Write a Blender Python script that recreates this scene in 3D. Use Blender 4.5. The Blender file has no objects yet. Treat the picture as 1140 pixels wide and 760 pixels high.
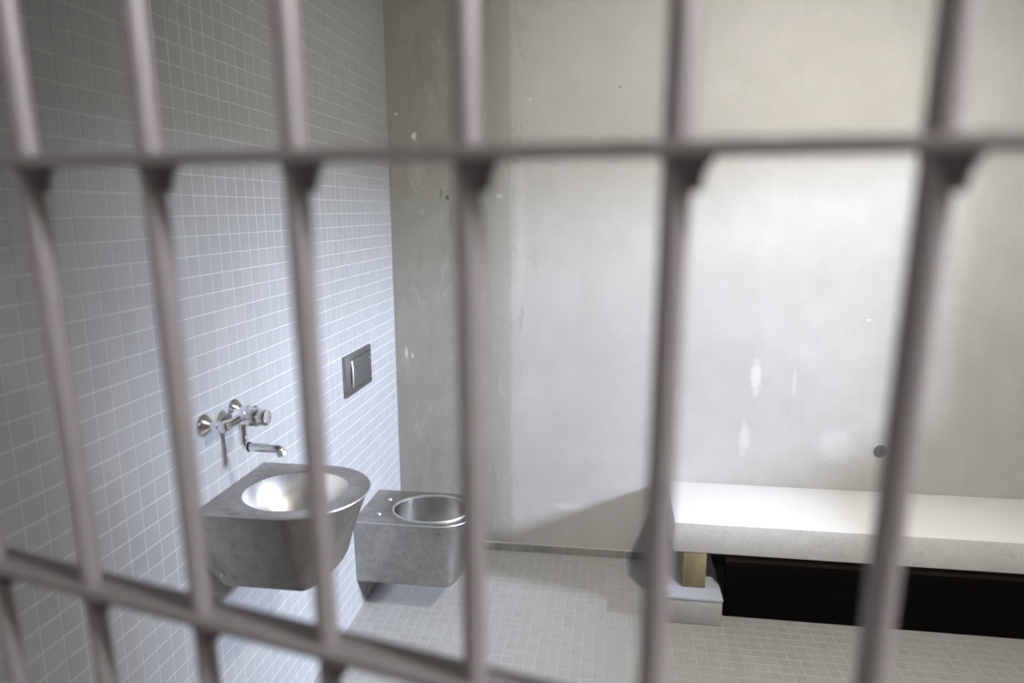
import bpy, bmesh, math, random
from mathutils import Vector, Matrix

random.seed(7)
C = bpy.context.scene.collection
SC = bpy.context.scene

# ------------------------------------------------------------------ camera
CAM = Vector((1.040, -3.155, 1.678))
F_PX, PITCH, YAW, ROLL = 763.4, math.radians(10.855), math.radians(-8.402), math.radians(-0.211)
fw = Vector((math.sin(YAW)*math.cos(PITCH), math.cos(YAW)*math.cos(PITCH), -math.sin(PITCH)))
r0 = Vector((math.cos(YAW), -math.sin(YAW), 0)); u0 = r0.cross(fw)
rt = r0*math.cos(ROLL) + u0*math.sin(ROLL); up = -r0*math.sin(ROLL) + u0*math.cos(ROLL)
cd = bpy.data.cameras.new('camera'); cam = bpy.data.objects.new('camera', cd); C.objects.link(cam)
cam.matrix_world = Matrix(((rt.x, up.x, -fw.x, CAM.x), (rt.y, up.y, -fw.y, CAM.y), (rt.z, up.z, -fw.z, CAM.z), (0, 0, 0, 1)))
cd.sensor_width = 36; cd.lens = 36*F_PX/1140; cd.clip_start = 0.02
cd.dof.use_dof = True; cd.dof.focus_distance = 2.35; cd.dof.aperture_fstop = 2.0
SC.camera = cam

def project(p):
    d = Vector(p) - CAM; z = d.dot(fw)
    if z < 0.05: return None
    return 570 + F_PX*d.dot(rt)/z, 380 - F_PX*d.dot(up)/z, z

# ------------------------------------------------------------------ world, lights, exposure
w = bpy.data.worlds.new('world'); SC.world = w; w.use_nodes = True
w.node_tree.nodes['Background'].inputs[0].default_value = (0.55, 0.65, 0.85, 1)
w.node_tree.nodes['Background'].inputs[1].default_value = 0.3

def light(name, kind, loc, power, color, **k):
    d = bpy.data.lights.new(name, kind); d.energy = power; d.color = color
    tgt = k.pop('target', None)
    for a, v in k.items(): setattr(d, a, v)
    o = bpy.data.objects.new(name, d); C.objects.link(o); o.location = loc
    if tgt: o.rotation_euler = (Vector(tgt) - Vector(loc)).to_track_quat('-Z', 'Y').to_euler()
    return o
# daylight arriving through the window opening of the right wall
light('window_daylight', 'AREA', (7.0, -1.75, 2.70), 1290, (0.67, 0.765, 1.0), shape='RECTANGLE', size=0.95, size_y=0.7, target=(0.6, -0.7, 0.8))
# the cell's ceiling lamp
light('cell_lamp', 'SPOT', (2.25, -1.9, 2.62), 255, (1.0, 0.97, 0.92), shadow_soft_size=0.10, spot_size=math.radians(134), spot_blend=1.0, target=(1.40, -0.15, 0.95))
# light coming down the corridor from its right end
light('corridor_lamp', 'AREA', (2.45, -3.29, 2.52), 54, (0.98, 0.95, 1.0), shape='DISK', size=0.14, target=(0.9, -2.8, 1.7))
# added warm fill behind the camera, for the near tiles and the chrome
light('corridor_fill', 'AREA', (1.7, -4.0, 2.66), 5, (1.0, 0.93, 0.86), shape='SQUARE', size=0.9, target=(1.2, -3.4, 0))

SC.view_settings.view_transform = 'Standard'; SC.view_settings.look = 'None'
SC.view_settings.exposure = 0.0; SC.view_settings.gamma = 1.0
SC.view_settings.use_curve_mapping = False
SC.cycles.max_bounces = 8; SC.cycles.diffuse_bounces = 5

# ------------------------------------------------------------------ materials
class NT:
    def __init__(s, name):
        s.m = bpy.data.materials.new(name); s.m.use_nodes = True; s.t = s.m.node_tree
        s.b = s.t.nodes['Principled BSDF']; s._pos = None
    def n(s, t, **k):
        x = s.t.nodes.new(t)
        for a, v in k.items(): setattr(x, a, v)
        return x
    def l(s, a, b): s.t.links.new(a, b)
    def pos(s):
        if s._pos is None: s._pos = s.n('ShaderNodeTexCoord').outputs['Object']
        return s._pos
    def noise(s, scale, detail=4, rough=.55, stretch=(1, 1, 1), dist=0):
        mp = s.n('ShaderNodeMapping'); mp.inputs['Scale'].default_value = stretch; s.l(s.pos(), mp.inputs[0])
        x = s.n('ShaderNodeTexNoise'); x.inputs['Scale'].default_value = scale; x.inputs['Detail'].default_value = detail
        x.inputs['Roughness'].default_value = rough; x.inputs['Distortion'].default_value = dist
        s.l(mp.outputs[0], x.inputs['Vector']); return x.outputs['Fac']
    def ramp(s, fac, stops):
        x = s.n('ShaderNodeValToRGB'); e = x.color_ramp.elements
        while len(e) < len(stops): e.new(0.5)
        for i, (p, c) in enumerate(stops):
            e[i].position = p; e[i].color = (*c, 1) if len(c) == 3 else c
        s.l(fac, x.inputs[0]); return x.outputs[0]
    def rng(s, v, a, b, c=0., d=1.):
        x = s.n('ShaderNodeMapRange'); s.l(v, x.inputs[0])
        for i, q in enumerate((a, b, c, d)): x.inputs[i+1].default_value = q
        return x.outputs[0]
    def mix(s, fac, a, b, mode='MIX'):
        x = s.n('ShaderNodeMix', data_type='RGBA', blend_type=mode)
        for i, v in ((0, fac), (6, a), (7, b)):
            if isinstance(v, (int, float)): x.inputs[i].default_value = v
            elif isinstance(v, tuple): x.inputs[i].default_value = (*v, 1)
            else: s.l(v, x.inputs[i])
        return x.outputs[2]
    def math(s, op, a, b=None):
        x = s.n('ShaderNodeMath', operation=op)
        for i, v in ((0, a), (1, b)):
            if v is None: continue
            if isinstance(v, (int, float)): x.inputs[i].default_value = v
            else: s.l(v, x.inputs[i])
        return x.outputs[0]
    def blob(s, c, r, hard=.5, wobble=None):
        a = s.n('ShaderNodeVectorMath', operation='SUBTRACT'); s.l(s.pos(), a.inputs[0]); a.inputs[1].default_value = c
        b = s.n('ShaderNodeVectorMath', operation='DIVIDE'); s.l(a.outputs[0], b.inputs[0]); b.inputs[1].default_value = r
        c_ = s.n('ShaderNodeVectorMath', operation='LENGTH'); s.l(b.outputs[0], c_.inputs[0])
        v = c_.outputs['Value']
        if wobble is not None: v = s.math('ADD', v, s.math('MULTIPLY', s.math('SUBTRACT', wobble, .5), 1.2))
        return s.rng(v, hard, 1.0, 1.0, 0.0)
    def bump(s, h, strength=.2, dist=.002):
        x = s.n('ShaderNodeBump'); x.inputs['Strength'].default_value = strength; x.inputs['Distance'].default_value = dist
        s.l(h, x.inputs['Height']); s.l(x.outputs[0], s.b.inputs['Normal'])
    def set(s, **k):
        for a, v in k.items():
            i = s.b.inputs[a.replace('_', ' ')]
            if isinstance(v, tuple): i.default_value = (*v, 1)
            elif isinstance(v, (int, float)): i.default_value = v
            else: s.l(v, i)
        return s.m

def mat_back_wall():
    t = NT('back_wall_concrete')
    big = t.noise(1.6, 5, .6); mid = t.noise(9, 6, .65); fine = t.noise(60, 4, .7)
    base = t.ramp(big, [(.3, (.40, .385, .355)), (.7, (.47, .455, .425))])
    base = t.mix(t.rng(mid, .35, .75, 0, .35), base, (.34, .325, .29))
    base = t.mix(t.rng(fine, .45, .8, 0, .2), base, (.30, .29, .26))
    # the older, olive pour left of the vertical formwork joint
    sep = t.n('ShaderNodeSeparateXYZ'); t.l(t.pos(), sep.inputs[0]); X, Z = sep.outputs[0], sep.outputs[2]
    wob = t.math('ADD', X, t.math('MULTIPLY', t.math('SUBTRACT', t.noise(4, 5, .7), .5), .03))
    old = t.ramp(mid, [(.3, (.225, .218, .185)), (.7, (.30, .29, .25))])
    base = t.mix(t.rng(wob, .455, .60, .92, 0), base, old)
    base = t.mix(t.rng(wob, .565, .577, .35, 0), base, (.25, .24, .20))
    streak = t.noise(7, 4, .6, (1, 1, .12))
    base = t.mix(t.rng(streak, .55, .8, 0, .3), base, (.34, .325, .29))
    vor = t.n('ShaderNodeTexVoronoi'); vor.inputs['Scale'].default_value = 55; t.l(t.pos(), vor.inputs['Vector'])
    base = t.mix(t.math('MULTIPLY', t.rng(vor.outputs['Distance'], .05, .12, 1, 0), t.rng(t.noise(6, 3), .55, .62, 0, .45)), base, (.55, .54, .51))
    vein = t.noise(14, 6, .75, (1, 1, .3), 1.5)
    band = t.math('MULTIPLY', t.rng(X, .02, .1, .3, 1), t.rng(X, .62, .72, 1, 0))
    base = t.mix(t.math('MULTIPLY', t.rng(vein, .56, .66, 0, .4), band), base, (.42, .405, .365))
    base = t.mix(t.math('MULTIPLY', t.rng(vein, .44, .34, 0, .35), band), base, (.16, .15, .12))
    # scuffs, plaster marks and chips
    wb = t.noise(35, 3, .6)
    for c, r, a in (((1.694, 0, .93), (.028, .4, .10), .55), ((1.66, 0, .64), (.03, .4, .10), .4), ((1.34, 0, .82), (.012, .4, .05), .55),
                    ((1.33, 0, .67), (.010, .4, .05), .4), ((.125, 0, 2.009), (.014, .4, .026), .9), ((.055, 0, 1.0), (.010, .4, .035), .6),
                    ((.085, 0, .985), (.008, .4, .018), .5), ((.045, 0, 2.11), (.008, .4, .008), .8), ((2.06, 0, .62), (.10, .4, .09), .35),
                    ((.66, 0, 2.16), (.008, .4, .008), .7), ((.52, 0, 1.74), (.02, .4, .012), .4), ((2.40, 0, .63), (.012, .4, .006), .7),
                    ((1.86, 0, .90), (.012, .4, .08), .3), ((2.15, 0, 1.2), (.012, .4, .008), .8), ((.62, 0, 1.62), (.03, .4, .4), .18),
                    ((.40, 0, .52), (.006, .4, .006), .8), ((.85, 0, .25), (.10, .4, .025), .4), ((.13, 0, 1.88), (.05, .4, .14), .15)):
        base = t.mix(t.math('MULTIPLY', t.blob(c, r, .45, wb), a), base, (.62, .61, .585))
    for c, r, a in (((.275, 0, 1.735), (.010, .4, .012), .9), ((.245, 0, 1.75), (.006, .4, .03), .5), ((1.05, 0, 2.2), (.006, .4, .006), .6)):
        base = t.mix(t.math('MULTIPLY', t.blob(c, r, .6, wb), a), base, (.08, .075, .06))
    t.bump(t.math('ADD', t.math('MULTIPLY', mid, .6), fine), .12, .002)
    return t.set(Base_Color=base, Roughness=.75, Specular_IOR_Level=.3)

def mat_plain_concrete(name, lo, hi, rough=.75, scale=6):
    t = NT(name); a = t.noise(scale, 6, .65); b = t.noise(scale*9, 4, .7); c = t.noise(scale*3, 5, .6, (1, 1, 2.5), .8)
    col = t.ramp(a, [(.3, lo), (.7, hi)])
    col = t.mix(t.rng(b, .45, .8, 0, .25), col, tuple(x*.65 for x in lo))
    col = t.mix(t.rng(c, .55, .8, 0, .35), col, tuple(x*.6 for x in lo))
    t.bump(b, .15, .001)
    return t.set(Base_Color=col, Roughness=rough, Specular_IOR_Level=.35)

def mat_bench():
    t = NT('bench_concrete'); a = t.noise(5, 6, .6); b = t.noise(70, 4, .7); c = t.noise(16, 6, .65, (1, 1, 1.6), .6)
    col = t.ramp(a, [(.3, (.58, .57, .55)), (.7, (.66, .65, .63))])
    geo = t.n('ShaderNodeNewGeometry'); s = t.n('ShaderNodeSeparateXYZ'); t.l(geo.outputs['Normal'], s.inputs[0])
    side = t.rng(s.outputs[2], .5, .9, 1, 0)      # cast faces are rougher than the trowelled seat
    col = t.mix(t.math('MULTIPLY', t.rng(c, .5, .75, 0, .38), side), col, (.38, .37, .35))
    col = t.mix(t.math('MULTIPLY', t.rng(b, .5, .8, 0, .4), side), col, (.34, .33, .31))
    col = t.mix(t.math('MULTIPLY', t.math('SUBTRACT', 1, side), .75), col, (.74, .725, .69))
    for c_, r in (((1.98, -.448, .292), (.012, .02, .008)), ((1.45, -.448, .31), (.02, .02, .012)), ((1.62, -.448, .33), (.03, .02, .008))):
        col = t.mix(t.math('MULTIPLY', t.blob(c_, r, .4, t.noise(60)), .6), col, (.2, .19, .17))
    t.bump(b, .12, .001)
    return t.set(Base_Color=col, Roughness=.6)

def mat_tile(name, lo, hi, rough):
    t = NT(name); i = t.n('ShaderNodeObjectInfo').outputs['Random']
    geo = t.n('ShaderNodeNewGeometry').outputs['Random Per Island']
    v = t.math('FRACT', t.math('ADD', i, geo))
    col = t.ramp(v, [(0, lo), (1, hi)])
    col = t.mix(t.rng(t.noise(3, 3), .4, .7, 0, .12), col, tuple(x*.8 for x in lo))
    return t.set(Base_Color=col, Roughness=rough, Specular_IOR_Level=.5)

def mat_steel(name, col, rough, spots=True, metallic=1.0):
    t = NT(name); a = t.noise(9, 6, .7, (1, 1, 1), .35); b = t.noise(38, 6, .75, (1, 1.6, .7), .3); g = t.noise(160, 3, .6)
    base = t.mix(t.rng(a, .40, .68, 0, .55) if spots else .0, col, tuple(x*.55 for x in col))
    if spots: base = t.mix(t.rng(b, .52, .66, 0, .5), base, tuple(x*.5 for x in col))
    r = t.rng(a, .3, .7, rough*.8, rough*1.3)
    t.bump(g, .04, .0005)
    return t.set(Base_Color=base, Metallic=metallic, Roughness=r)

def mat_simple(name, col, rough=.5, metallic=0., spec=.5):
    t = NT(name); n = t.noise(40, 4, .6)
    return t.set(Base_Color=t.mix(t.rng(n, .4, .7, 0, .3), col, tuple(x*.75 for x in col)), Roughness=rough, Metallic=metallic, Specular_IOR_Level=spec)

def mat_wood():
    t = NT('timber_block'); a = t.noise(14, 6, .7, (1, 1, .25)); b = t.noise(80, 4, .7)
    col = t.ramp(a, [(.3, (.17, .125, .06)), (.7, (.26, .20, .11))])
    col = t.mix(t.rng(b, .5, .75, 0, .6), col, (.14, .09, .04))
    return t.set(Base_Color=col, Roughness=.8)

M = dict(
    back=mat_back_wall(), concrete=mat_plain_concrete('grey_concrete', (.33, .32, .30), (.42, .41, .39)), bench=mat_bench(),
    ceiling=mat_plain_concrete('ceiling_concrete', (.42, .41, .39), (.5, .49, .47)),
    grout=mat_plain_concrete('pale_grout', (.47, .47, .46), (.53, .53, .52), .9, 12),
    floor_grout=mat_plain_concrete('floor_grout', (.43, .42, .39), (.48, .47, .44), .9, 12),
    tile=mat_tile('grey_wall_tile', (.295, .295, .29), (.315, .315, .31), .35),
    ftile=mat_tile('grey_floor_tile', (.325, .315, .29), (.35, .34, .315), .5),
    btile=mat_tile('dark_base_tile', (.22, .215, .19), (.27, .26, .235), .5),
    steel=mat_steel('worn_stainless_steel', (.43, .41, .38), .36), bowl=mat_steel('polished_bowl_steel', (.72, .71, .68), .37, False),
    wcbowl=mat_steel('toilet_bowl_steel', (.62, .61, .58), .22, False),
    edge=mat_steel('bright_steel_edge', (.62, .62, .61), .42, False), plate=mat_steel('dark_brushed_steel', (.33, .33, .32), .38),
    chrome=mat_steel('chrome', (.86, .87, .89), .12, False), rubber=mat_simple('black_rubber', (.015, .015, .02), .4),
    bar=mat_simple('grey_bar_paint', (.235, .215, .21), .42, .1), weld=mat_simple('dark_weld_metal', (.10, .092, .09), .5, .2),
    wood=mat_wood(), black=mat_simple('bench_shade_black', (.0035, .003, .0025), .9, 0., .06), brown=mat_simple('bench_shade_brown', (.022, .016, .011), .9, 0., .1), dark=mat_simple('dark_hole', (.10, .095, .09), .8),  # black and brown carry the painted shade under the bench
    plinth=mat_plain_concrete('plinth_concrete', (.36, .355, .34), (.46, .45, .43), .55, 9), ledge=mat_simple('glazed_ledge', (.40, .42, .45), .2),
)

# ------------------------------------------------------------------ mesh helpers
def obj(name, bm, m, parent=None, smooth=False, kind=None):
    bmesh.ops.recalc_face_normals(bm, faces=bm.faces)
    me = bpy.data.meshes.new(name); bm.to_mesh(me); bm.free()
    if smooth:
        for p in me.polygons: p.use_smooth = True
        me.set_sharp_from_angle(angle=math.radians(38))
    me.materials.append(m)
    o = bpy.data.objects.new(name, me); C.objects.link(o)
    if parent: o.parent = parent
    if kind: o['kind'] = kind
    return o
def thing(name, label, cat, loc=(0, 0, 0), group=None):
    o = bpy.data.objects.new(name, None); C.objects.link(o); o.location = loc; o['label'] = label; o['category'] = cat
    if group: o['group'] = group
    return o
def box(bm, a, b, bevel=0, seg=2):
    c = [(x+y)/2 for x, y in zip(a, b)]; s = [abs(y-x) for x, y in zip(a, b)]
    g = bmesh.ops.create_cube(bm, size=1, matrix=Matrix.Translation(c) @ Matrix.Diagonal((*s, 1)))
    if bevel:
        es = list({e for v in g['verts'] for e in v.link_edges})
        bmesh.ops.bevel(bm, geom=es, offset=bevel, segments=seg, affect='EDGES', profile=.5)
    return bm
def NB(): return bmesh.new()
def frame(d):
    d = Vector(d).normalized(); q = d.to_track_quat('Z', 'Y'); return q @ Vector((1, 0, 0)), q @ Vector((0, 1, 0))
def lathe(bm, o, axis, prof, n=32):
    """prof: (radius, distance along axis)"""
    o = Vector(o); ax = Vector(axis).normalized(); a, b = frame(ax); rings = []
    for r, h in prof:
        if r < 1e-6: rings.append([bm.verts.new(o + ax*h)])
        else: rings.append([bm.verts.new(o + ax*h + (a*math.cos(2*math.pi*i/n) + b*math.sin(2*math.pi*i/n))*r) for i in range(n)])
    for p, q in zip(rings, rings[1:]):
        if len(p) == 1 and len(q) == 1: continue
        for i in range(n):
            j = (i+1) % n
            if len(p) == 1: bm.faces.new((p[0], q[i], q[j]))
            elif len(q) == 1: bm.faces.new((p[i], p[j], q[0]))
            else: bm.faces.new((p[i], p[j], q[j], q[i]))
    for rr in (rings[0], rings[-1]):
        if len(rr) > 1: bm.faces.new(rr)
    return bm
def tube(bm, pts, r, n=20):
    pts = [Vector(p) for p in pts]; rings = []; a = None
    for i, p in enumerate(pts):
        d = ((pts[i+1] if i+1 < len(pts) else p) - (pts[i-1] if i else p)).normalized()
        if a is None: a, b = frame(d)
        else:
            a = (a - d*a.dot(d)).normalized(); b = d.cross(a)
        k = r[i] if isinstance(r, (list, tuple)) else r
        rings.append([bm.verts.new(p + (a*math.cos(2*math.pi*j/n) + b*math.sin(2*math.pi*j/n))*k) for j in range(n)])
    for p, q in zip(rings, rings[1:]):
        for i in range(n): bm.faces.new((p[i], p[(i+1) % n], q[(i+1) % n], q[i]))
    bm.faces.new(rings[0]); bm.faces.new(rings[-1]); return bm
def loft(bm, rings, cap0=True, cap1=True):
    R = [[bm.verts.new(p) for p in r] for r in rings]; n = len(R[0])
    for p, q in zip(R, R[1:]):
        for i in range(n): bm.faces.new((p[i], p[(i+1) % n], q[(i+1) % n], q[i]))
    if cap0: bm.faces.new(R[0])
    if cap1: bm.faces.new(R[-1])
    return bm

# ------------------------------------------------------------------ the setting
RX, RY, RZ = 3.40, -4.5, 2.72
def struct(name, bm, m): return obj(name, bm, m, kind='structure')

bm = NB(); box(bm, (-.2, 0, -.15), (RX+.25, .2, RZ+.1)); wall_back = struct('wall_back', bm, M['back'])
bm = NB(); box(bm, (-.2, RY, -.15), (0, 0, RZ+.1)); wall_left = struct('wall_left', bm, M['grout'])
bm = NB()
WY0, WY1, WZ0, WZ1 = -1.70, -.43, 1.13, 2.14
box(bm, (RX, RY, -.15), (RX+.25, WY0, RZ+.1)); box(bm, (RX, WY1, -.15), (RX+.25, 0, RZ+.1))
box(bm, (RX, WY0, -.15), (RX+.25, WY1, WZ0)); box(bm, (RX, WY0, WZ1), (RX+.25, WY1, RZ+.1))
wall_right = struct('wall_right', bm, M['concrete'])
bm = NB(); box(bm, (0, RY, -.15), (RX, 0, 0)); floor = struct('floor', bm, M['floor_grout'])
bm = NB(); box(bm, (0, RY, RZ), (RX, 0, RZ+.1)); ceiling = struct('ceiling', bm, M['ceiling'])
bm = NB(); box(bm, (0, -2.86, 0), (.20, -2.66, RZ)); box(bm, (2.17, -3.09, 0), (RX, -2.89, RZ)); box(bm, (.2, -3.05, 2.34), (2.17, -2.62, RZ))
wall_front = struct('wall_front', bm, M['concrete'])
bm = NB(); box(bm, (-.2, RY-.2, -.15), (RX+.25, RY, RZ+.1)); wall_corridor = struct('wall_corridor', bm, M['concrete'])

# tiles: every tile its own piece; the 300 that show largest are objects, the rest stays joined geometry
def tile_mesh(a, b, t, axis):
    """one tile, sides a x b, proud t, with chamfered edges, lying on the plane whose normal is axis"""
    c = .0008; P = []
    for (x, y, z) in ((0, 0, 0), (a, 0, 0), (a, b, 0), (0, b, 0), (0, 0, t-.0005), (a, 0, t-.0005), (a, b, t-.0005), (0, b, t-.0005),
                      (c, c, t), (a-c, c, t), (a-c, b-c, t), (c, b-c, t)):
        P.append({'x': (z, x, y), 'z': (x, y, z), '-y': (x, -z, y)}[axis])
    F = [(8, 9, 10, 11)] + [(i, (i+1) % 4, 4+(i+1) % 4, 4+i) for i in range(4)] + [(4+i, 4+(i+1) % 4, 8+(i+1) % 4, 8+i) for i in range(4)]
    return P, F
def shown(cs):
    q = [project(c) for c in cs]
    if any(v is None for v in q): return 0
    cx = sum(v[0] for v in q)/4; cy = sum(v[1] for v in q)/4
    if not (-5 < cx < 1145 and -5 < cy < 765): return 0
    return abs(sum(q[i][0]*q[(i+1) % 4][1] - q[(i+1) % 4][0]*q[i][1] for i in range(4)))/2
def tile_field(parent, cells, t, axis, m, rest_name, hidden=lambda p: False, most=300):
    cells = sorted(cells, key=lambda c: -(0 if hidden(c[2]) else shown(c[2])))
    cache = {}; V = []; F = []
    for i, (o, (a, b), cs) in enumerate(cells):
        o = (o[0], o[1], o[2]); key = (round(a, 4), round(b, 4))
        if i < most:
            if key not in cache:
                P, f = tile_mesh(a, b, t, axis); me = bpy.data.meshes.new('tile'); me.from_pydata(P, [], f)
                bb = bmesh.new(); bb.from_mesh(me); bmesh.ops.recalc_face_normals(bb, faces=bb.faces); bb.to_mesh(me); bb.free()
                me.materials.append(m); cache[key] = me
            x = bpy.data.objects.new('tile', cache[key]); C.objects.link(x); x.location = o; x.parent = parent
        else:
            P, f = tile_mesh(a, b, t, axis); k = len(V)
            V += [(p[0]+o[0], p[1]+o[1], p[2]+o[2]) for p in P]; F += [tuple(j+k for j in q) for q in f]
    if V:
        me = bpy.data.meshes.new(rest_name); me.from_pydata(V, [], F)
        bb = bmesh.new(); bb.from_mesh(me); bmesh.ops.recalc_face_normals(bb, faces=bb.faces); bb.to_mesh(me); bb.free()
        me.materials.append(m)
        x = bpy.data.objects.new(rest_name, me); C.objects.link(x); x.parent = parent; x['kind'] = 'stuff'
def cuts(a, b, phase, pitch, gap):
    """tile spans from a to b on a grid of joints at phase + k*pitch"""
    k = math.floor((a-phase)/pitch); out = []
    while phase + k*pitch < b:
        s = max(a, phase + k*pitch + gap/2); e = min(b, phase + (k+1)*pitch - gap/2)
        if e - s > .006: out.append((s, e))
        k += 1
    return out
PT, GAP = .05, .0026
cells = []
for y0, y1 in cuts(-2.64, -.001, -2.0924, PT, GAP):
    for z0, z1 in cuts(.002, RZ, 1.6667, PT, GAP):
        cells.append(((0, y0, z0), (y1-y0, z1-z0), [(0, y0, z0), (0, y1, z0), (0, y1, z1), (0, y0, z1)]))
tile_field(wall_left, cells, .0009, 'x', M['tile'], 'wall_tiling')
cells = []
for x0, x1 in cuts(.0025, RX, .012, .043, GAP):
    for y0, y1 in cuts(-2.62, -.014, -.014, .043, GAP):
        cells.append(((x0, y0, 0), (x1-x0, y1-y0), [(x0, y0, 0), (x1, y0, 0), (x1, y1, 0), (x0, y1, 0)]))
tile_field(floor, cells, .0009, 'z', M['ftile'], 'floor_tiling')

# low tiled skirting along the back wall
bm = NB(); box(bm, (0, -.010, 0), (RX, 0, .040)); baseboard = struct('baseboard_back', bm, M['floor_grout'])
for i, (x0, x1) in enumerate(cuts(.002, RX, .03, .05, .003)):
    P, f = tile_mesh(x1-x0, .0385, .003, '-y'); me = bpy.data.meshes.new('tile'); me.from_pydata(P, [], f)
    me.materials.append(M['btile']); x = bpy.data.objects.new('tile', me); C.objects.link(x); x.location = (x0, -.010, .001); x.parent = baseboard
# formwork tie hole in the back wall, with its pale rim
bm = NB(); lathe(bm, (2.252, .0, .603), (0, -1, 0), [(.037, -.003), (.037, .0010), (.034, .0025), (.0305, .0025), (.0305, .0003), (0, .0003)], 28)
rim = obj('tie_hole_rim', bm, M['ceiling'], wall_back, True); rim['label'] = 'pale mortar rim round a tie hole'
bm = NB(); lathe(bm, (2.252, .0, .603), (0, -1, 0), [(.0302, -.004), (.0302, .001), (0, .0008)], 28)
hole = obj('tie_hole', bm, M['dark'], rim); 

# ------------------------------------------------------------------ concrete bench, its wooden spacer and the plinth
b = thing('concrete_bench', 'long pale concrete slab bench along the back wall at right', 'bench', (1.315, -.224, .281))
bm = NB(); box(bm, (0, -.224, 0), (RX-1.315-.002, .2235, .130), .005, 2); o = obj('slab', bm, M['bench'], b, True)
o.matrix_parent_inverse = Matrix(); 
pl = thing('plinth', 'low grey concrete plinth with a smooth ledge under the left end of the bench', 'plinth', (1.40, -.27, 0))
bm = NB(); box(bm, (-.112, -.253, .0016), (.112, .268, .108), .004); obj('plinth_body', bm, M['plinth'], pl, True)
bm = NB(); box(bm, (-.114, -.256, .108), (.114, .268, .122), .003); obj('ledge', bm, M['ledge'], pl, True)
db = thing('under_bench_shade', 'near-black panels added to stand for the deep shade under the bench', 'shade panel', (1.53, -.444, .0016))  # added panels, coloured near black for the shade under the slab
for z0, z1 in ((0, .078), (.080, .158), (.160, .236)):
    bm = NB(); box(bm, (0, 0, z0), (RX-1.53-.002, .018, z1), .002); obj('shade_panel', bm, M['black'], db)
bm = NB(); box(bm, (0, .012, .238), (RX-1.53-.002, .03, .2785), .002); obj('shade_strip', bm, M['brown'], db)  # slightly paler strip for the less dark band just below the slab
wb_ = NB(); box(wb_, (-.047, -.06, 0), (.047, .06, .158), .003)
o = obj('timber_block', wb_, M['wood'], None, True); o.location = (1.405, -.385, .1225)
o['label'] = 'rough brown timber block wedged between plinth and bench'; o['category'] = 'block'

# ------------------------------------------------------------------ stainless steel sanitary ware
def dshape(xb, xt, yc, r, n=28, fd=None):
    """outline: straight back at xb, sides at yc +- r, front a half ellipse reaching xt; counted from the back right corner"""
    xc = max(xb + .02, xt - (r if fd is None else fd)); P = [(xb, yc - r), (xb + (xc-xb)*.5, yc - r)]
    for i in range(n+1):
        a = -math.pi/2 + math.pi*i/n
        P.append((xc + (xt-xc)*math.cos(a), yc + r*math.sin(a)))
    P += [(xb + (xc-xb)*.5, yc + r), (xb, yc + r), (xb, yc + r*.33), (xb, yc - r*.33)]
    return P
def inset(P, d, yc, xb):
    cx = sum(p[0] for p in P)/len(P)
    out = []
    for x, y in P:
        v = Vector((x-cx, y-yc)); L = v.length
        v = v*(1-d/L) if L > d else v
        out.append((max(xb, cx+v.x), yc+v.y))
    return out
def ray_poly(c, th, P):
    d = (math.cos(th), math.sin(th)); best = None
    for i in range(len(P)):
        a, b = P[i], P[(i+1) % len(P)]; ex, ey = b[0]-a[0], b[1]-a[1]
        den = d[0]*ey - d[1]*ex
        if abs(den) < 1e-12: continue
        t = ((a[0]-c[0])*ey - (a[1]-c[1])*ex)/den; s = ((a[0]-c[0])*d[1] - (a[1]-c[1])*d[0])/den
        if t > 0 and -1e-6 <= s <= 1+1e-6 and (best is None or t < best): best = t
    return (c[0]+d[0]*best, c[1]+d[1]*best)
def plate_with_hole(P, c, rx, ry, z, th, corners):
    ths = sorted([2*math.pi*i/72 for i in range(72)] + [math.atan2(y-c[1], x-c[0]) % (2*math.pi) for x, y in corners])
    out = [ray_poly(c, t, P) for t in ths]; hole = [(c[0]+rx*math.cos(t), c[1]+ry*math.sin(t)) for t in ths]
    h2 = [(c[0]+(rx+.004)*math.cos(t), c[1]+(ry+.004)*math.sin(t)) for t in ths]
    bm = bmesh.new()
    loft(bm, [[(x, y, z-th) for x, y in out], [(x, y, z-.0012) for x, y in out], [(c[0]+(x-c[0])*.995, c[1]+(y-c[1])*.995, z) for x, y in out],
              [(x, y, z) for x, y in h2], [(x, y, z-.002) for x, y in hole], [(x, y, z-th) for x, y in hole]], False, False)
    return bm
def bowl_mesh(c, rx, ry, z, depth, drain, n=64, pw=2.2, shift=0.):
    rings = []
    for k in range(15):
        u = k/14; s = 1 - (1-drain/rx)*u; zz = z - .002 - depth*(1-(s-drain/rx)**pw if False else 0)
        s = (1-u**pw)**(1/pw)*(1-drain/rx) + drain/rx
        rings.append([(c[0]+shift*u+rx*s*math.cos(2*math.pi*i/n), c[1]+ry*s*math.sin(2*math.pi*i/n), z-.002-depth*u) for i in range(n)])
    return loft(bmesh.new(), rings, False, True)

# --- washbasin
SX, SY, SZ = 0.002, -1.485, .927
sk = thing('washbasin', 'worn stainless steel washbasin with round bowl, mounted on the tiled wall under the tap', 'sink', (0, 0, 0))
top = dshape(SX, .392, SY, .181)
bm = plate_with_hole(top, (.194, -1.489), .142, .133, SZ, .006, [top[0], top[-3]])
obj('rim_plate', bm, M['steel'], sk, True)
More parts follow.
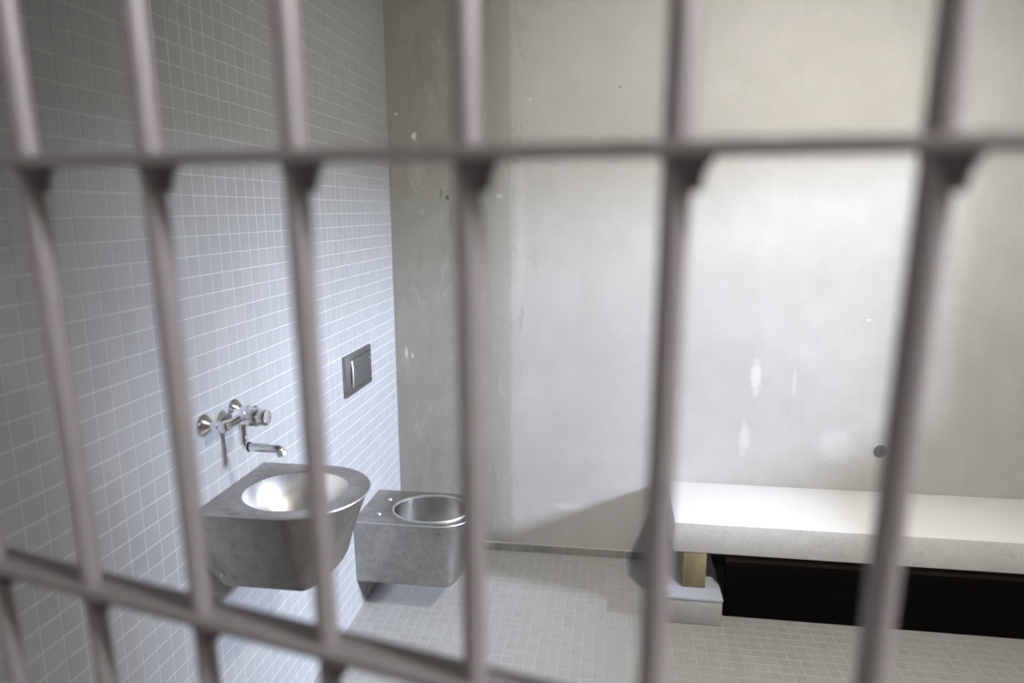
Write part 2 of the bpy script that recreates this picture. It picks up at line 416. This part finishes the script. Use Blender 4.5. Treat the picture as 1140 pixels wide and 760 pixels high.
# bright rolled edge round the rim
edge = [(x, y) for x, y in top[:-2]]
bm = NB(); tube(bm, [(x, y, SZ-.0026) for x, y in edge], .0025, 8); obj('rolled_edge', bm, M['edge'], sk, True)
mid_ = lambda f, zz, xb: [(x, y, zz) for x, y in dshape(SX + xb, .387 - .080*f, SY, .176 - .026*f, fd=.176*(1-f) + .045*f)]
bm = NB()
loft(bm, [mid_(0, SZ-.006, 0), mid_(.5, SZ-.105, 0), mid_(.75, SZ-.158, 0.004), mid_(.9, SZ-.19, .03), mid_(1.0, SZ-.212, .05), [(x, y, SZ-.217) for x, y in dshape(SX+.056, .300, SY, .145, fd=.042)]], False, True)
obj('skirt', bm, M['steel'], sk, True)
obj('bowl', bowl_mesh((.194, -1.489), .142, .133, SZ, .135, .022, pw=2.0), M['bowl'], sk, True)
bm = NB(); lathe(bm, (.194, -1.489, SZ-.1365), (0, 0, 1), [(.024, -.004), (.024, .003), (.019, .004), (.017, .001), (0, .0005)], 28); obj('drain', bm, M['chrome'], sk, True)
for y in (-1.648,):
    bm = NB(); lathe(bm, (.05, -1.6395, .745), (0, -1, 0), [(.006, 0), (.006, .003), (.003, .005), (0, .0055)], 14); obj('screw', bm, M['edge'], sk, True)

# --- toilet
TY, TZ = -.476, .420
wc = thing('toilet', 'wall-hung stainless steel toilet without a seat in the far corner', 'toilet', (0, 0, 0))
topw = dshape(SX, .495, TY, .166, fd=.14)
bm = plate_with_hole(topw, (.293, TY), .165, .134, TZ, .006, [topw[0], topw[-3]]); obj('rim_plate', bm, M['steel'], wc, True)
bm = NB(); tube(bm, [(x, y, TZ-.0026) for x, y in topw[:-2]], .0025, 8); obj('rolled_edge', bm, M['edge'], wc, True)
wr = lambda xt, r, z, fd=.06: [(x, y, z) for x, y in dshape(SX, xt, TY, r, fd=fd)]
bm = NB(); loft(bm, [wr(.489, .162, TZ-.006, .138), wr(.460, .157, .29, .10), wr(.440, .152, .165, .055), wr(.434, .150, .150, .05), wr(.426, .146, .141, .045), wr(.412, .138, .136, .04)], False, True)
obj('body', bm, M['steel'], wc, True)
obj('bowl', bowl_mesh((.293, TY), .165, .134, TZ, .20, .045, pw=2.6, shift=.0), M['wcbowl'], wc, True)
n = 64
bm = NB(); loft(bm, [[(.293+(.165+d)*math.cos(2*math.pi*i/n), TY+(.134+d)*math.sin(2*math.pi*i/n), TZ+h) for i in range(n)] for d, h in ((.006, .0), (.005, .003), (.001, .004), (-.002, .002), (-.002, -.006))], False, False)
obj('bowl_rim', bm, M['edge'], wc, True)
for x, y in ((.086, -.56), (.085, -.412)):
    bm = NB(); lathe(bm, (x, y, TZ), (0, 0, 1), [(.010, 0), (.010, .002), (.007, .006), (.003, .008), (0, .0085)], 18); obj('bolt_cap', bm, M['edge'], wc, True)

# --- flush plate
fp = thing('flush_plate', 'dark brushed steel flush plate with one push button on the tiled wall above the toilet', 'flush plate', (0, -.522, 1.032))
bm = NB(); box(bm, (.0018, -.143, -.083), (.016, .143, .083), .004, 2); obj('cover', bm, M['plate'], fp, True)
bm = NB(); box(bm, (.014, -.088, -.060), (.021, .128, .062), .006, 3); o = obj('push_button', bm, M['plate'], fp, True)
bm = NB(); tube(bm, [(.018, -.088, -.052), (.0225, -.092, -.02), (.0225, -.092, .025), (.018, -.088, .056)], .0045, 10); obj('button_lip', bm, M['edge'], fp, True)
bm = NB(); lathe(bm, (.021, .113, .030), (1, 0, 0), [(.006, -.002), (.006, .001), (.003, .002), (0, .002)], 14); obj('screw', bm, M['edge'], fp, True)

# --- wall-mounted mixer tap
tp = thing('mixer_tap', 'chrome wall-mounted mixer tap with short spout above the washbasin', 'tap', (0, -1.515, 1.134))
for dy in (-.0735, .0735):
    bm = NB(); lathe(bm, (.0018, dy, 0), (1, 0, 0), [(.031, 0), (.031, .002), (.029, .005), (.022, .012), (.015, .019), (.012, .022), (.010, .022)], 36); obj('wall_rosette', bm, M['chrome'], tp, True)
    bm = NB(); lathe(bm, (.018, dy, 0), (1, 0, 0), [(.0095, 0), (.0095, .012), (.0135, .013), (.0135, .026), (.011, .028), (.011, .045)], 6 if False else 24); obj('union_nut', bm, M['chrome'], tp, True)
bm = NB(); tube(bm, [(.058, -.083, -.002), (.058, -.081, -.002), (.058, -.06, -.002), (.058, -.055, -.002), (.058, .055, -.002), (.058, .06, -.002), (.058, .081, -.002), (.058, .083, -.002)],
               [.010, .0145, .0145, .0125, .0125, .0145, .0145, .010], 28); obj('cross_body', bm, M['chrome'], tp, True)
bm = NB(); lathe(bm, (.042, .012, 0), (1, 0, 0), [(0, -.004), (.020, 0), (.0245, .006), (.0245, .036), (.0235, .037), (.0235, .040), (.0255, .041), (.0255, .066), (.0245, .068)], 36); obj('cartridge_housing', bm, M['chrome'], tp, True)
bm = NB(); lathe(bm, (.110, .012, 0), (1, 0, 0), [(.021, -.002), (.021, .004), (.0225, .005), (.0225, .018), (.021, .0225), (.016, .024), (.0, .0245)], 36); obj('push_knob', bm, M['chrome'], tp, True)
bm = NB(); tube(bm, [(.062, .008, -.008), (.062, .008, -.060), (.0625, .008, -.072), (.068, .008, -.081), (.078, .008, -.083)], .0105, 20); obj('spout_riser', bm, M['chrome'], tp, True)
bm = NB(); lathe(bm, (.074, .008, -.083), (1, 0, 0), [(.0120, 0), (.0136, .001), (.0136, .006), (.0120, .007)], 28); obj('seal_ring', bm, M['rubber'], tp, True)
bm = NB(); tube(bm, [(.080, .008, -.083), (.082, .008, -.083), (.150, .008, -.085), (.158, .008, -.086), (.165, .008, -.090), (.168, .008, -.097)], [.0118, .0125, .0118, .0118, .0112, .0105], 24); sp = obj('spout', bm, M['chrome'], tp, True)
bm = NB(); lathe(bm, (.1675, .008, -.091), (.25, 0, -1), [(.0125, 0), (.0135, .002), (.0135, .012), (.011, .014), (0, .013)], 24); obj('aerator', bm, M['edge'], sp, True)

# ------------------------------------------------------------------ the barred gate in front of the camera
BA, LEAN, SAG = -.198, .0283, -.0119       # the gate hangs a little out of plumb
B_EYE = Vector((.601, -2.678, 1.678)); d_ = Vector((math.cos(BA), math.sin(BA), 0)); n_ = Vector((-d_.y, d_.x, 0)); z_ = Vector((0, 0, 1))
GX = d_*math.cos(SAG) + z_*math.sin(SAG); GZ = (-d_*math.sin(SAG) + z_*math.cos(SAG))*math.cos(LEAN) - n_*math.sin(LEAN); GY = GZ.cross(GX)
B0 = B_EYE - GZ*1.678
ZU, ZL = 1.678 + .037, 1.678 - .318
gate = thing('barred_gate', 'grey steel barred gate across the whole foreground, out of focus', 'gate', B0)
gate.matrix_world = Matrix(((GX.x, GY.x, GZ.x, B0.x), (GX.y, GY.y, GZ.y, B0.y), (GX.z, GY.z, GZ.z, B0.z), (0, 0, 0, 1)))
S, GB, GT = .12, .03, 2.26
I0, I1 = -3, 12
bm = NB(); tube(bm, [(0, 0, GB), (0, 0, GT)], .0082, 24); ub = obj('upright_bar', bm, M['bar'], gate, True)
ub.location = (I0*S, 0, 0)
for i in range(I0+1, I1+1):
    c = ub.copy(); C.objects.link(c); c.parent = gate; c.location = (i*S, 0, 0)
levels = [ZU + k*(ZU-ZL) for k in (-4, -3, -2, -1, 0, 1)]
bm = NB(); box(bm, ((I0-.55)*S, -.014, -.0042), ((I1+.55)*S, .014, .0042), .0012); cb = obj('cross_bar', bm, M['bar'], gate, True)
cb.location = (0, 0, levels[0])
for z in levels[1:]:
    c = cb.copy(); C.objects.link(c); c.parent = gate; c.location = (0, 0, z)
for z in (GB, GT):
    bm = NB(); box(bm, ((I0-.75)*S, -.02, -.02), ((I1+.75)*S, .02, .02), .002); o = obj('frame_rail', bm, M['bar'], gate, True); o.location = (0, 0, z)
for x in ((I0-.65)*S, (I1+.65)*S):
    bm = NB(); box(bm, (-.02, -.02, GB-.02), (.02, .02, GT+.02), .002); o = obj('frame_stile', bm, M['bar'], gate, True); o.location = (x, 0, 0)
# weld fillets where the bars pass through the flat cross bars
bm = NB(); lathe(bm, (.0055, 0, -.0042), (0, 0, -1), [(.0148, -.0005), (.0136, .002), (.0106, .006), (.0091, .012), (.0083, .018)], 20); wm = obj('weld_collar', bm, M['weld'], gate, True)
first = True
for z in levels[2:5]:
    for i in range(I0, I1+1):
        c = wm if first else wm.copy()
        if not first: C.objects.link(c)
        first = False; c.parent = gate; c.location = (i*S, 0, z)
